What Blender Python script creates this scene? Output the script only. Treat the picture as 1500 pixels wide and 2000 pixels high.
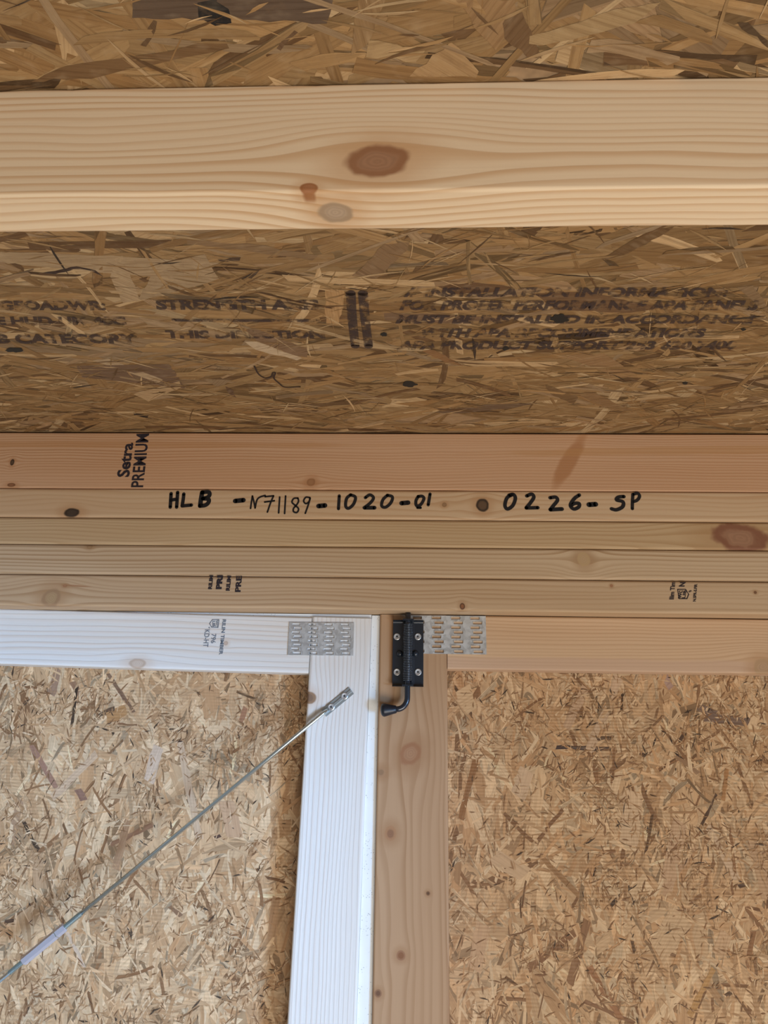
import bpy, math, random
import numpy as np
from mathutils import Vector, Matrix, noise

S = bpy.context.scene
COL = S.collection
for o in list(bpy.data.objects):
    bpy.data.objects.remove(o)

# ------------------------------------------------------------------ camera
CZ = 1.75                                   # eye height; x runs along the door wall, y towards it, z up
F_PX, PITCH, YAW, ROLL = 1400.0, math.radians(17), math.radians(2.4), math.radians(1.09)
FW = Vector((-math.sin(YAW) * math.cos(PITCH), math.cos(YAW) * math.cos(PITCH), math.sin(PITCH)))
_r = Vector((math.cos(YAW), math.sin(YAW), 0)); _u = _r.cross(FW)
RT = math.cos(ROLL) * _r + math.sin(ROLL) * _u
UP = math.cos(ROLL) * _u - math.sin(ROLL) * _r
EYE = Vector((0, 0, CZ))
cam_d = bpy.data.cameras.new('camera'); cam = bpy.data.objects.new('camera', cam_d); COL.objects.link(cam)
cam_d.sensor_fit = 'VERTICAL'; cam_d.sensor_height = 36; cam_d.lens = F_PX / 2000 * 36
cam_d.clip_start = 0.02
m = Matrix.Identity(4)
for i in range(3):
    m[i][0] = RT[i]; m[i][1] = UP[i]; m[i][2] = -FW[i]; m[i][3] = EYE[i]
cam.matrix_world = m
S.camera = cam

# ------------------------------------------------------------------ world, lights, exposure
S.view_settings.view_transform = 'Standard'; S.view_settings.look = 'None'
S.view_settings.exposure = 0.1; S.view_settings.gamma = 1.0; S.view_settings.use_curve_mapping = False
W = bpy.data.worlds.new('world'); S.world = W; W.use_nodes = True
bg = W.node_tree.nodes['Background']
bg.inputs[0].default_value = (0.86, 0.93, 1.0, 1); bg.inputs[1].default_value = 0.22

def area(name, loc, target, sx, sy, power, color, spread=180, up=None):
    d = bpy.data.lights.new(name, 'AREA'); d.shape = 'RECTANGLE'; d.size = sx; d.size_y = sy
    d.energy = power; d.color = color; d.spread = math.radians(spread)
    o = bpy.data.objects.new(name, d); COL.objects.link(o)
    z = (Vector(loc) - Vector(target)).normalized()
    x = Vector(up or (0, 0, 1)).cross(z).normalized(); y = z.cross(x)
    mm = Matrix.Identity(4)
    for i in range(3):
        mm[i][0] = x[i]; mm[i][1] = y[i]; mm[i][2] = z[i]; mm[i][3] = loc[i]
    o.matrix_world = mm
    return o
# daylight coming in low through the open end of the shed behind the camera
area('open_end_daylight', (0.75, -0.85, 0.30), (0.0, 0.75, 2.0), 1.5, 0.9, 36, (1.0, 0.945, 0.87))
# added cool beam to brighten the left door leaf; no window stands there
area('leaf_fill_lamp', (0.55, -0.05, 1.05), (-0.62, 1.0, 1.37), 0.82, 1.05, 3.7, (0.30, 0.57, 1.0), 20)

# ------------------------------------------------------------------ geometry helpers
def ray(px, py):
    return FW + RT * ((px - 750) / F_PX) + UP * ((1000 - py) / F_PX)
def on_y(px, py, y):                        # point of the plane y = const seen at a photograph pixel
    d = ray(px, py); return EYE + d * (y / d.y)
def on_z(px, py, z):
    d = ray(px, py); return EYE + d * ((z - CZ) / d.z)

def tag(o, label=None, cat=None, group=None, kind=None):
    if label: o['label'] = label
    if cat: o['category'] = cat
    if group: o['group'] = group
    if kind: o['kind'] = kind
    return o
def empty(name, mat=None):
    o = bpy.data.objects.new(name, None); COL.objects.link(o); o.empty_display_size = 0.05
    if mat is not None: o.matrix_world = mat
    return o
WM = {}                                     # world matrices (before the depsgraph knows them)
def mesh_obj(name, verts, faces, mat, parent=None, local=None, smooth=False, mesh=None):
    if mesh is None:
        mesh = bpy.data.meshes.new(name); mesh.from_pydata([tuple(v) for v in verts], [], faces); mesh.update()
        if smooth:
            mesh.polygons.foreach_set('use_smooth', [True] * len(mesh.polygons))
        if mat: mesh.materials.append(mat)
    o = bpy.data.objects.new(name, mesh); COL.objects.link(o)
    o.parent = parent
    if local is not None: o.matrix_basis = local
    WM[o.name] = (WM.get(parent.name, parent.matrix_basis) if parent else Matrix.Identity(4)) @ o.matrix_basis
    return o

def xz(v): return Vector(v)
class MB:
    def __init__(s): s.v = []; s.f = []
    def add(s, v, f):
        n = len(s.v); s.v += [Vector(a) for a in v]; s.f += [tuple(i + n for i in q) for q in f]
    def box(s, a, b):
        x0, y0, z0 = a; x1, y1, z1 = b
        s.add([(x0,y0,z0),(x1,y0,z0),(x1,y1,z0),(x0,y1,z0),(x0,y0,z1),(x1,y0,z1),(x1,y1,z1),(x0,y1,z1)],
              [(3,2,1,0),(4,5,6,7),(0,1,5,4),(1,2,6,5),(2,3,7,6),(3,0,4,7)])
    def loops(s, rings, cap=True, closed=False):
        n = len(rings[0]); base = len(s.v)
        for r in rings: s.v += [Vector(a) for a in r]
        k = len(rings)
        for i in range(k if closed else k - 1):
            j = (i + 1) % k
            for q in range(n):
                w = (q + 1) % n
                s.f.append((base+i*n+q, base+i*n+w, base+j*n+w, base+j*n+q))
        if cap and not closed:
            s.f.append(tuple(base + q for q in reversed(range(n))))
            s.f.append(tuple(base + (k-1)*n + q for q in range(n)))
    def tube(s, pts, rad, n=12):
        pts = [Vector(p) for p in pts]
        if not hasattr(rad, '__len__'): rad = [rad] * len(pts)
        rings = []; ref = None
        for i, p in enumerate(pts):
            t = (pts[min(i+1, len(pts)-1)] - pts[max(i-1, 0)]).normalized()
            if ref is None: ref = t.orthogonal().normalized()
            ref = (ref - t * ref.dot(t)).normalized(); b = t.cross(ref)
            rings.append([p + (ref*math.cos(a) + b*math.sin(a))*rad[i] for a in (2*math.pi*q/n for q in range(n))])
        s.loops(rings)
    def disc(s, c, nrm, prof, n=20):         # lathe about nrm: profile of (radius, height)
        nrm = Vector(nrm).normalized(); a = nrm.orthogonal().normalized(); b = nrm.cross(a); c = Vector(c)
        s.loops([[c + nrm*h + (a*math.cos(t) + b*math.sin(t))*r for t in (2*math.pi*q/n for q in range(n))] for r, h in prof])
    def build(s, name, mat, parent=None, local=None, smooth=False):
        return mesh_obj(name, s.v, s.f, mat, parent, local, smooth)
def catmull(pts, k=6):
    pts = [Vector(p) for p in pts]
    if len(pts) < 3: return pts
    P = [pts[0]*2 - pts[1]] + pts + [pts[-1]*2 - pts[-2]]; out = []
    for i in range(1, len(P)-2):
        for j in range(k):
            t = j/k; a, b, c, d = P[i-1:i+3]
            out.append(0.5*((2*b) + (c-a)*t + (2*a-5*b+4*c-d)*t*t + (3*b-a-3*c+d)*t**3))
    return out + [pts[-1]]

# ------------------------------------------------------------------ node helper
class X:
    """a node socket with arithmetic"""
    nt = None
    def __init__(s, k): s.k = k
    @staticmethod
    def m(op, *a, clamp=False):
        n = X.nt.nodes.new('ShaderNodeMath'); n.operation = op; n.use_clamp = clamp
        for i, v in enumerate(a):
            if isinstance(v, X): X.nt.links.new(v.k, n.inputs[i])
            else: n.inputs[i].default_value = v
        return X(n.outputs[0])
    def __add__(s, o): return X.m('ADD', s, o)
    __radd__ = __add__
    def __sub__(s, o): return X.m('SUBTRACT', s, o)
    def __rsub__(s, o): return X.m('SUBTRACT', o, s)
    def __mul__(s, o): return X.m('MULTIPLY', s, o)
    __rmul__ = __mul__
    def __truediv__(s, o): return X.m('DIVIDE', s, o)
def new_mat(name):
    mt = bpy.data.materials.new(name); mt.use_nodes = True; X.nt = mt.node_tree
    return mt, mt.node_tree.nodes['Principled BSDF']
def combine(x, y, z):
    n = X.nt.nodes.new('ShaderNodeCombineXYZ')
    for i, v in enumerate((x, y, z)):
        if isinstance(v, X): X.nt.links.new(v.k, n.inputs[i])
        else: n.inputs[i].default_value = v
    return X(n.outputs[0])
def noise_tex(vec, scale, detail=2.0, rough=0.5):
    n = X.nt.nodes.new('ShaderNodeTexNoise'); n.inputs['Scale'].default_value = scale
    n.inputs['Detail'].default_value = detail; n.inputs['Roughness'].default_value = rough
    X.nt.links.new(vec.k, n.inputs['Vector']); return X(n.outputs['Fac'])
def smooth(x, a, b):
    n = X.nt.nodes.new('ShaderNodeMapRange'); n.interpolation_type = 'SMOOTHSTEP'
    X.nt.links.new(x.k, n.inputs['Value'])
    n.inputs['From Min'].default_value = a; n.inputs['From Max'].default_value = b
    return X(n.outputs['Result'])
def mix(fac, a, b):
    n = X.nt.nodes.new('ShaderNodeMix'); n.data_type = 'RGBA'
    for sock, v in ((n.inputs[0], fac), (n.inputs[6], a), (n.inputs[7], b)):
        if isinstance(v, X): X.nt.links.new(v.k, sock)
        elif isinstance(v, (int, float)): sock.default_value = v
        else: sock.default_value = (*v, 1)
    return X(n.outputs[2])
def object_xyz():
    t = X.nt.nodes.new('ShaderNodeTexCoord'); s = X.nt.nodes.new('ShaderNodeSeparateXYZ')
    X.nt.links.new(t.outputs['Object'], s.inputs[0])
    return X(s.outputs[0]), X(s.outputs[1]), X(s.outputs[2])
def set_in(p, name, v):
    if isinstance(v, X): X.nt.links.new(v.k, p.inputs[name])
    elif isinstance(v, (tuple, list)): p.inputs[name].default_value = (*v, 1)
    else: p.inputs[name].default_value = v
def bump(p, h, strength, dist):
    b = X.nt.nodes.new('ShaderNodeBump'); b.inputs['Strength'].default_value = strength
    b.inputs['Distance'].default_value = dist
    X.nt.links.new(h.k, b.inputs['Height']); X.nt.links.new(b.outputs[0], p.inputs['Normal'])

def pine(name, base, late, pith=(0.3, -0.15), space=0.004, contrast=0.6, warp=0.004, knots=(), seed=0.0,
         streak=0.18, patches=(), rough=0.62, relief=0.15, broad=0.25):
    """planed softwood: growth rings around a pith line parallel to local x, bending round the knots.
    knots: (u, v, ru, rv, angle, inner, rim, flow, face) in local metres, face 'z' = broad face, 'y' = underside"""
    mt, p = new_mat(name)
    x, y, z = object_xyz()
    zz, yy = z, y
    masks = []
    for (u, v, ru, rv, ang, inner, rim, flow, face) in knots:
        w = z if face == 'z' else y
        du, dv = x - u, w - v
        ca, sa = math.cos(ang), math.sin(ang)
        a = (du * ca + dv * sa) / ru; b = (dv * ca - du * sa) / rv
        wob = noise_tex(combine(x + seed, y, z), 55, 2) - 0.5
        e2 = a * a + b * b
        e = X.m('SQRT', e2) + wob * 0.7
        du2 = du / (ru * 4.0); dv2 = dv / (rv * 2.4)
        g = X.m('EXPONENT', (du2 * du2 + dv2 * dv2) * -1.0) * flow
        if face == 'z': zz = zz - dv * g
        else: yy = yy - dv * g
        gate = smooth(y, 0.012, 0.006) if face == 'z' else smooth(z, 0.012, 0.006)
        masks.append((e, gate, inner, rim))
    wv = noise_tex(combine(x * 1.3 + seed, yy * 5.0, zz * 5.0 + seed * 2), 3.0, 1.5)
    wv2 = noise_tex(combine(x * 7.0 + seed, yy * 30.0, zz * 30.0), 2.0, 1.0)
    dy, dz = yy - pith[0], zz - pith[1]
    r = X.m('SQRT', dy * dy + dz * dz) + (wv - 0.5) * (warp * 8) + (wv2 - 0.5) * (warp * 0.5)
    wid = noise_tex(combine(r * 1.0, seed, 0.0), 40, 1.0)
    t = X.m('FRACT', r / space + wid * 3.0)
    lw = smooth(t, 0.35, 0.88) * smooth(t, 1.0, 0.93)
    amp = smooth(noise_tex(combine(x * 0.8, yy * 18.0 + seed, zz * 18.0), 2.0, 1.0), 0.25, 0.75)
    fib = noise_tex(combine(x * 5.0 + seed, y * 320.0, z * 320.0), 1.0, 3.0, 0.6)
    col = mix(lw * (amp * 0.7 + 0.3) * contrast, base, late)
    tone = noise_tex(combine(x * 1.1 + seed * 3, yy * 12, zz * 12), 2.2, 2.0)
    col = mix(smooth(tone, 0.35, 0.75) * broad, col, tuple(c * d for c, d in zip(late, (1.05, 1.0, 0.92))))
    col = mix((fib - 0.5) * streak * 2.0, col, tuple(c * 0.45 for c in late))
    pale = tuple(min(1, c * 1.18) for c in base)
    col = mix(X.m('MULTIPLY', 0.5 - fib, streak * 1.6, clamp=True), col, pale)
    for (u, v, ru, rv, ang, colr, amt) in patches:          # resin streaks, stains
        du, dv = x - u, z - v
        ca, sa = math.cos(ang), math.sin(ang)
        a = (du * ca + dv * sa) / ru; b = (dv * ca - du * sa) / rv
        col = mix(smooth(a * a + b * b + (wv2 - 0.5) * 0.8, 1.0, 0.3) * amt, col, colr)
    for (e, gate, inner, rim) in masks:
        col = mix(smooth(e, 2.8, 1.0) * gate * 0.45, col, tuple(c * d for c, d in zip(late, (0.95, 0.85, 0.75))))
        rings = X.m('SINE', e * 26.0 + wv2 * 4.0) * 0.5 + 0.5
        kin = mix(rings * 0.3, inner, tuple(c * 0.6 for c in inner))
        kin = mix(smooth(e, 0.45, 0.8), kin, rim)
        col = mix(smooth(e, 1.2, 0.88) * gate * 0.95, col, kin)
    set_in(p, 'Base Color', col); set_in(p, 'Roughness', rough); p.inputs['Specular IOR Level'].default_value = 0.25
    bump(p, lw * 0.6 + fib * 0.8, relief, 0.0006)
    return mt

def flat_mat(name, col, rough=0.5, metal=0.0, spec=0.5, var=0.0, vscale=40):
    mt, p = new_mat(name)
    if var:
        t = X.nt.nodes.new('ShaderNodeTexCoord')
        n = noise_tex(X(t.outputs['Object']), vscale, 3)
        set_in(p, 'Base Color', mix(smooth(n, 0.3, 0.7), tuple(c * (1 - var) for c in col), tuple(min(1, c * (1 + var)) for c in col)))
        set_in(p, 'Roughness', n * 0.3 + (rough - 0.15))
    else:
        set_in(p, 'Base Color', col); set_in(p, 'Roughness', rough)
    set_in(p, 'Metallic', metal); p.inputs['Specular IOR Level'].default_value = spec
    return mt
def ink(name, col, cover, scale=900, patch=60):
    """print that has partly soaked away: holes in the ink film"""
    mt, p = new_mat(name); set_in(p, 'Base Color', col); set_in(p, 'Roughness', 0.6)
    p.inputs['Specular IOR Level'].default_value = 0.15
    t = X.nt.nodes.new('ShaderNodeTexCoord'); v = X(t.outputs['Object'])
    n1 = noise_tex(v, patch, 3); n2 = noise_tex(v, scale, 2)
    a = X.m('ADD', smooth(n1 * 0.75 + n2 * 0.25, 0.62 - cover * 0.45, 0.78 - cover * 0.45) * (0.35 + 0.6 * cover), 0.05, clamp=True)
    set_in(p, 'Alpha', a)
    return mt
def osb_mat(name, grain=0.35, ribs=0.0):
    mt, p = new_mat(name)
    at = X.nt.nodes.new('ShaderNodeAttribute'); at.attribute_name = 'strand'
    uv = X.nt.nodes.new('ShaderNodeUVMap'); sp = X.nt.nodes.new('ShaderNodeSeparateXYZ')
    X.nt.links.new(uv.outputs[0], sp.inputs[0]); u, v = X(sp.outputs[0]), X(sp.outputs[1])
    g = noise_tex(combine(u * 14.0, v * 420.0, 0.0), 1.0, 3.0, 0.65)
    g2 = noise_tex(combine(u * 60.0, v * 130.0, 3.0), 1.0, 2.0)
    c = X(at.outputs['Color'])
    dk = X.nt.nodes.new('ShaderNodeMix'); dk.data_type = 'RGBA'; dk.blend_type = 'MULTIPLY'
    X.nt.links.new((smooth(g, 0.42, 0.7) * grain).k, dk.inputs[0]); X.nt.links.new(c.k, dk.inputs[6])
    dk.inputs[7].default_value = (0.45, 0.36, 0.28, 1)
    lt = X.nt.nodes.new('ShaderNodeMix'); lt.data_type = 'RGBA'; lt.blend_type = 'SCREEN'
    X.nt.links.new((smooth(g2, 0.5, 0.8) * grain * 0.35).k, lt.inputs[0]); X.nt.links.new(dk.outputs[2], lt.inputs[6])
    lt.inputs[7].default_value = (0.5, 0.38, 0.24, 1)
    tc = X.nt.nodes.new('ShaderNodeTexCoord'); mo = noise_tex(X(tc.outputs['Object']), 120, 4, .7)
    col = mix(smooth(mo, .5, .75) * grain * .5, X(lt.outputs[2]), (.20, .12, .06)); h = g + mo * .6
    if ribs:
        x, y, z = object_xyz()
        wv = noise_tex(combine(x * 30.0, 0.0, z * 8.0), 1.0, 1.0)
        rib = X.m('SINE', (z + wv * 0.0006) * (2 * math.pi / 0.0043)) * 0.5 + 0.5
        msk = smooth(noise_tex(combine(x, y, z), 16.0, 2.0), 0.35, 0.6)
        col = mix(rib * msk * ribs, col, (0.30, 0.19, 0.10)); h = g * 0.6 + rib * msk * 0.8
    set_in(p, 'Base Color', col); set_in(p, 'Roughness', 0.6); p.inputs['Specular IOR Level'].default_value = 0.3
    bump(p, h, 0.45, 0.0008)
    return mt

# ------------------------------------------------------------------ lumber
def section(w, h, r, n=5):
    pts = []
    for cx, cz, a0 in ((w-r, h-r, 0), (r, h-r, 90), (r, r, 180), (w-r, r, 270)):
        for i in range(n + 1):
            a = math.radians(a0 + 90*i/n); pts.append((cx + r*math.cos(a), cz + r*math.sin(a)))
    return pts
def lumber(name, length, w, h, mat, parent=None, local=None, r=0.0035, seed=0, wane=0.0, wob=0.0004, st=70):
    """a board: local x along its length (from 0), y through its thickness (0 = front), z up its face"""
    rng = random.Random(seed); rings = []
    for i in range(st + 1):
        x = length * i / st; ring = []
        kz0 = wob * noise.noise((x*6, seed, 0)); ky = wob * noise.noise((x*5, seed, 7))
        wn = 0.0
        if wane:
            wn = wane * max(0, noise.noise((x*9, seed, 3)) + 0.6*noise.noise((x*40, seed, 5)) - 0.15)
        for (a, b) in section(w, h, r):
            top = b > h*0.5
            bb = b + kz0 * (0 if top and not wane else 1)
            aa = a + (ky if a < w*0.5 else 0)
            if wane and top and a < w*0.5: bb -= wn
            ring.append((x, aa, bb))
        rings.append(ring)
    mb = MB(); mb.loops(rings)
    # the ring order runs counter-clockwise seen from -x; flip to face outwards
    mb.f = [tuple(reversed(q)) for q in mb.f]
    return mb.build(name, mat, parent, local)
def T(x, y, z): return Matrix.Translation((x, y, z))
def local_of(M, pt): return M.inverted() @ pt
def kn(M, px, py, plane_y, ru, rv, ang=0, inner=(.36, .17, .08), rim=(.22, .10, .05), flow=0.9):
    q = local_of(M, on_y(px, py, plane_y)); return (q.x, q.z, ru, rv, ang, inner, rim, flow, 'z')
def pa(M, px, py, plane_y, ru, rv, ang, col, amt):
    q = local_of(M, on_y(px, py, plane_y)); return (q.x, q.z, ru, rv, ang, col, amt)

YH, YD = 0.965, 1.0                 # front plane of the header boards, front plane of the door frames
ZB = [CZ + v for v in (0.417, 0.3286, 0.2845, 0.2447, 0.2015, 0.157)]
XL, XR = -1.45, 1.45

# ------------------------------------------------------------------ structure: floor, ceiling, side walls
m_floor = flat_mat('plywood_floor', (.50, .38, .25), 0.7, var=0.18, vscale=9)
mb = MB(); mb.box((-1.5, -2.0, -0.02), (1.5, 1.06, 0))
tag(mb.build('floor', m_floor), 'plain plywood shed floor', 'floor', kind='structure')

m_ceil = osb_mat('ceiling_strand_board', 0.5)
m_door_osb = osb_mat('door_strand_board', 0.35, 0.22)

def strands(name, parent, local, to3, region, layers, mat, seed, features=(), lift=0.0011):
    """pressed wood strands, each a thin torn polygon lying on the board.  to3(a, b, h) -> local point.
    layers: (count, l0, l1, w0, w1, angle, palette, cluster threshold or None, lens?) or the word 'features'"""
    rng = random.Random(seed); V = []; Fc = []; C = []; UV = []
    tot = sum(l[0] if l != 'features' else len(features) for l in layers)
    state = [0]
    def put(pts, uvs, col, tl=.00003, jit=.06):
        h = lift * state[0] / (tot * 1.4) + .0002; state[0] += 1; n0 = len(V)
        for (a_, b_), q in zip(pts, uvs):
            a_ = min(max(a_, region[0]), region[1]); b_ = min(max(b_, region[2]), region[3])
            V.append(to3(a_, b_, h + tl*rng.random())); UV.append(q); k = 1 + rng.uniform(-jit, jit)
            C.append((col[0]*k, col[1]*k, col[2]*k, 1))
        Fc.append(tuple(range(n0, n0 + len(pts))))
    for lay in layers:
        if lay == 'features':
            for (pts, col, ang) in features:
                P = [Vector(p) for p in pts]; n = len(P); Q = []
                size = max((p - P[0]).length for p in P)
                for i in range(n):                      # torn edges
                    p, q = P[i], P[(i+1) % n]; e = q - p; k = max(1, min(6, int(e.length/.006))); nn = Vector((-e.y, e.x))
                    if nn.length: nn.normalize()
                    for j in range(k):
                        Q.append(p + e*(j/k) + nn*rng.uniform(-.05, .05)*min(e.length, .025)*(1 if j else .4))
                c, s_ = math.cos(ang), math.sin(ang); ou = rng.uniform(0, 30)
                put([(p.x, p.y) for p in Q], [(p.x*c + p.y*s_ + ou, p.y*c - p.x*s_ + ou) for p in Q], col, .00005)
            continue
        n, l0, l1, w0, w1, angf, pal, thr, lens = lay
        done = 0
        while done < n:
            ca, cb = rng.uniform(region[0], region[1]), rng.uniform(region[2], region[3])
            if thr is not None and noise.noise((ca*11, cb*17, seed*1.7)) + .5*noise.noise((ca*31, cb*40, seed)) < thr and rng.random() < .88:
                continue
            done += 1
            L = rng.uniform(l0, l1); w = rng.uniform(w0, w1)*(.6 + .4*L/l1); ang = angf(rng); col = pal(rng)
            c, s_ = math.cos(ang), math.sin(ang)
            ou, ov = rng.uniform(0, 30), rng.uniform(0, 30); bow = rng.uniform(-.05, .05)*L
            m_ = 3 if lens else 5
            slt = rng.uniform(-1, 1)*w*.8; sl2 = rng.uniform(-1, 1)*w*.8
            up_, dn_ = [], []
            for i in range(m_ + 1):
                t = i/m_ - .5
                if lens: hw = w*.5*math.sqrt(max(.02, 1 - (2*t)**2))
                else: hw = w*.5
                sh = (slt if i == 0 else (sl2 if i == m_ else 0))
                up_.append((t*L + sh + rng.uniform(-.03, .03)*L*(0 if lens else 1), hw*rng.uniform(.72, 1.1) + bow*4*t*t))
                dn_.append((t*L - sh + rng.uniform(-.03, .03)*L*(0 if lens else 1), -hw*rng.uniform(.72, 1.1) + bow*4*t*t))
            o_ = up_ + dn_[::-1]
            if not lens and rng.random() < .8:          # splintered tip
                o_.insert(m_ + 1, (L*rng.uniform(.48, .62), rng.uniform(-.3, .3)*w + bow))
            W3 = lambda dx, dz: [(ca + pu*c - pv*s_ + dx, cb + pu*s_ + pv*c + dz) for pu, pv in o_]
            uvs = [(pu + ou, pv + ov) for pu, pv in o_]
            if not lens and rng.random() < .36:         # edge shadow and highlight painted in: darker or paler copy beside the strand
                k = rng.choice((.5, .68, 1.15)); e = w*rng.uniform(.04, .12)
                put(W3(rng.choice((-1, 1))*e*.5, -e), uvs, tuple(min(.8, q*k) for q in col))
            put(W3(0, 0), uvs, col)
    o = mesh_obj(name, V, Fc, mat, parent, local)
    me = o.data
    idx = np.zeros(len(me.loops), dtype=np.int32); me.loops.foreach_get('vertex_index', idx)
    uvl = me.uv_layers.new(name='UVMap'); uvl.data.foreach_set('uv', np.array(UV, dtype=np.float32)[idx].ravel())
    ca = me.color_attributes.new('strand', 'FLOAT_COLOR', 'CORNER')
    ca.data.foreach_set('color', np.array(C, dtype=np.float32)[idx].ravel())
    # a mesh of strands nobody could count
    o['kind'] = 'stuff'
    return o
def palette(*items):
    tot = sum(i[0] for i in items)
    def pick(rng):
        q = rng.uniform(0, tot)
        for wgt, c in items:
            q -= wgt
            if q <= 0: break
        j = rng.uniform(.86, 1.14); k = rng.uniform(-.01, .07)
        return (c[0]*j*(1+k), c[1]*j, c[2]*j*(1-k))
    return pick

# ceiling
ZC_ = ZB[0]
m_base = flat_mat('board_core', (.36, .23, .12), 0.75, var=0.25, vscale=60)
mb = MB(); mb.box((-1.5, -2.0, ZC_ + 0.0012), (1.5, 1.06, ZC_ + 0.012))
ceiling = tag(mb.build('ceiling', m_base), 'brown oriented strand board roof deck with faded printed lettering', 'ceiling', kind='structure')
def cpx(pts): return [(on_z(px, py, ZC_).x, on_z(px, py, ZC_).y) for px, py in pts]
CB, CM, CD, CP, CK = (.345, .215, .095), (.28, .165, .068), (.145, .08, .035), (.52, .36, .19), (.05, .035, .025)
pal_c = palette((5, CB), (4, CM), (1.0, CD), (1.2, CP), (1.5, (.34, .225, .12)))
pal_cs = palette((3, CB), (3, CM), (2.2, CD), (2.2, CP), (.25, CK))
feat_c = [
    ([(258, 0), (650, 0), (638, 46), (470, 40), (300, 38), (258, 36)], (.13, .085, .055), 0.0),
    ([(385, 5), (440, 0), (452, 46), (420, 52), (388, 35)], (.02, .018, .018), 0.0),
    ([(60, 160), (130, 128), (440, 80), (448, 96), (200, 150)], (.19, .105, .045), 0.1),
    ([(700, 0), (752, 0), (715, 90), (685, 110), (690, 60)], (.33, .20, .09), 1.4),
    ([(890, 0), (1005, 0), (1010, 30), (968, 100), (940, 70)], (.34, .20, .09), -1.0),
    ([(980, 40), (1020, 25), (1058, 115), (1030, 112), (985, 75)], (.18, .10, .045), -1.0),
    ([(800, 150), (880, 82), (935, 140), (930, 152)], (.42, .26, .12), 0.6),
    ([(720, 80), (830, 100), (812, 122), (715, 112)], (.44, .29, .14), -0.2),
    ([(1010, 80), (1200, 20), (1290, 5), (1240, 45), (1060, 90)], (.38, .25, .12), 0.3),
    ([(1440, 45), (1460, 45), (1500, 80), (1500, 95)], (.10, .06, .03), -0.6),
    ([(275, 90), (300, 40), (308, 44), (285, 92)], (.15, .085, .04), 1.2),
    ([(540, 95), (575, 60), (582, 64), (548, 100)], (.16, .09, .045), 1.0),
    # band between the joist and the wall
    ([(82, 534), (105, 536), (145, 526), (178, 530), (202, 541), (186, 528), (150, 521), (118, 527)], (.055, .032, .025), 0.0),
    ([(688, 540), (750, 478), (800, 474), (795, 490), (735, 545)], (.26, .155, .075), 0.8),
    ([(1175, 505), (1262, 455), (1318, 443), (1300, 456), (1235, 492), (1185, 508)], (.17, .095, .04), 0.5),
    ([(1180, 506), (1200, 512), (1210, 522), (1190, 516)], (.12, .07, .03), 0.0),
    ([(225, 505), (240, 500), (275, 588), (240, 592), (215, 540)], (.45, .31, .17), 0.7),
    ([(0, 492), (220, 500), (430, 515), (330, 545), (60, 520), (0, 512)], (.42, .29, .16), -0.05),
    ([(310, 520), (400, 497), (428, 545), (310, 580), (265, 590)], (.40, .275, .15), 0.2),
    ([(365, 470), (500, 478), (622, 500), (610, 510), (480, 490), (366, 478)], (.27, .165, .08), -0.1),
    ([(150, 715), (330, 712), (350, 740), (362, 760), (240, 745), (160, 738)], (.20, .12, .07), 0.0),
    ([(480, 645), (500, 642), (560, 668), (605, 682), (600, 698), (570, 694), (500, 665)], (.25, .15, .08), -0.35),
    ([(478, 668), (500, 668), (590, 700), (580, 704), (500, 684)], (.58, .43, .27), -0.35),
    ([(180, 705), (210, 700), (318, 742), (310, 748)], (.47, .33, .19), -0.3),
    ([(260, 770), (350, 745), (355, 756), (290, 785)], (.50, .33, .17), 0.3),
    ([(635, 565), (672, 567), (672, 600), (660, 635), (636, 632)], (.48, .28, .12), 1.57),
    ([(855, 560), (920, 552), (1003, 562), (960, 572), (880, 575)], (.16, .085, .04), 0.0),
    ([(1040, 575), (1150, 570), (1230, 590), (1300, 600), (1230, 612), (1090, 605)], (.19, .105, .05), -0.05),
    ([(750, 612), (860, 614), (1000, 625), (870, 632), (752, 626)], (.22, .13, .07), 0.0),
    ([(815, 683), (850, 685), (905, 715), (880, 712)], (.30, .155, .065), -0.5),
    ([(1090, 695), (1180, 690), (1245, 735), (1215, 738), (1150, 715)], (.33, .19, .085), -0.4),
    ([(1175, 505), (1205, 520), (1190, 520)], (.10, .06, .03), 0),
    ([(850, 806), (950, 790), (1050, 788), (1000, 797), (900, 808)], (.17, .105, .06), 0.1),
    ([(1065, 752), (1130, 775), (1120, 790), (1075, 770)], (.20, .115, .05), -0.5),
    ([(1125, 770), (1160, 768), (1235, 802), (1190, 800)], (.28, .16, .07), -0.4),
    ([(260, 806), (290, 812), (288, 817), (262, 812)], (.04, .028, .02), 0),
    ([(1400, 805), (1480, 770), (1500, 768), (1500, 778), (1430, 806)], (.24, .14, .065), 0.4),
    ([(1440, 562), (1470, 558), (1500, 600), (1500, 615)], (.27, .17, .085), -0.8),
    ([(482, 545), (510, 524), (505, 530), (488, 548)], (.10, .06, .035), 0.8),
    ([(425, 508), (470, 503), (468, 510), (430, 511)], (.10, .06, .035), 0),
    ([(440, 755), (455, 762), (462, 778), (448, 770)], (.16, .09, .05), -.8),
    ([(500, 795), (700, 783), (690, 790), (510, 803)], (.16, .09, .04), .05),
]
feat_c = [(cpx(p), c, a) for p, c, a in feat_c]
along = lambda s: (lambda r: r.gauss(0, s) + (math.pi/2 if r.random() < .07 else 0))
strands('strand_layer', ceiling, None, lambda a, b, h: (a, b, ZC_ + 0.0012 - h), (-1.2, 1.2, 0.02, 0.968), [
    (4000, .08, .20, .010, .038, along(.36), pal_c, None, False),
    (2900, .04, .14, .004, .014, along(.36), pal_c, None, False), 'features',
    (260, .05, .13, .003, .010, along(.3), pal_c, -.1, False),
    (4600, .012, .055, .0008, .0035, along(.4), pal_cs, .12, True)], m_ceil, 11, feat_c)

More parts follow.
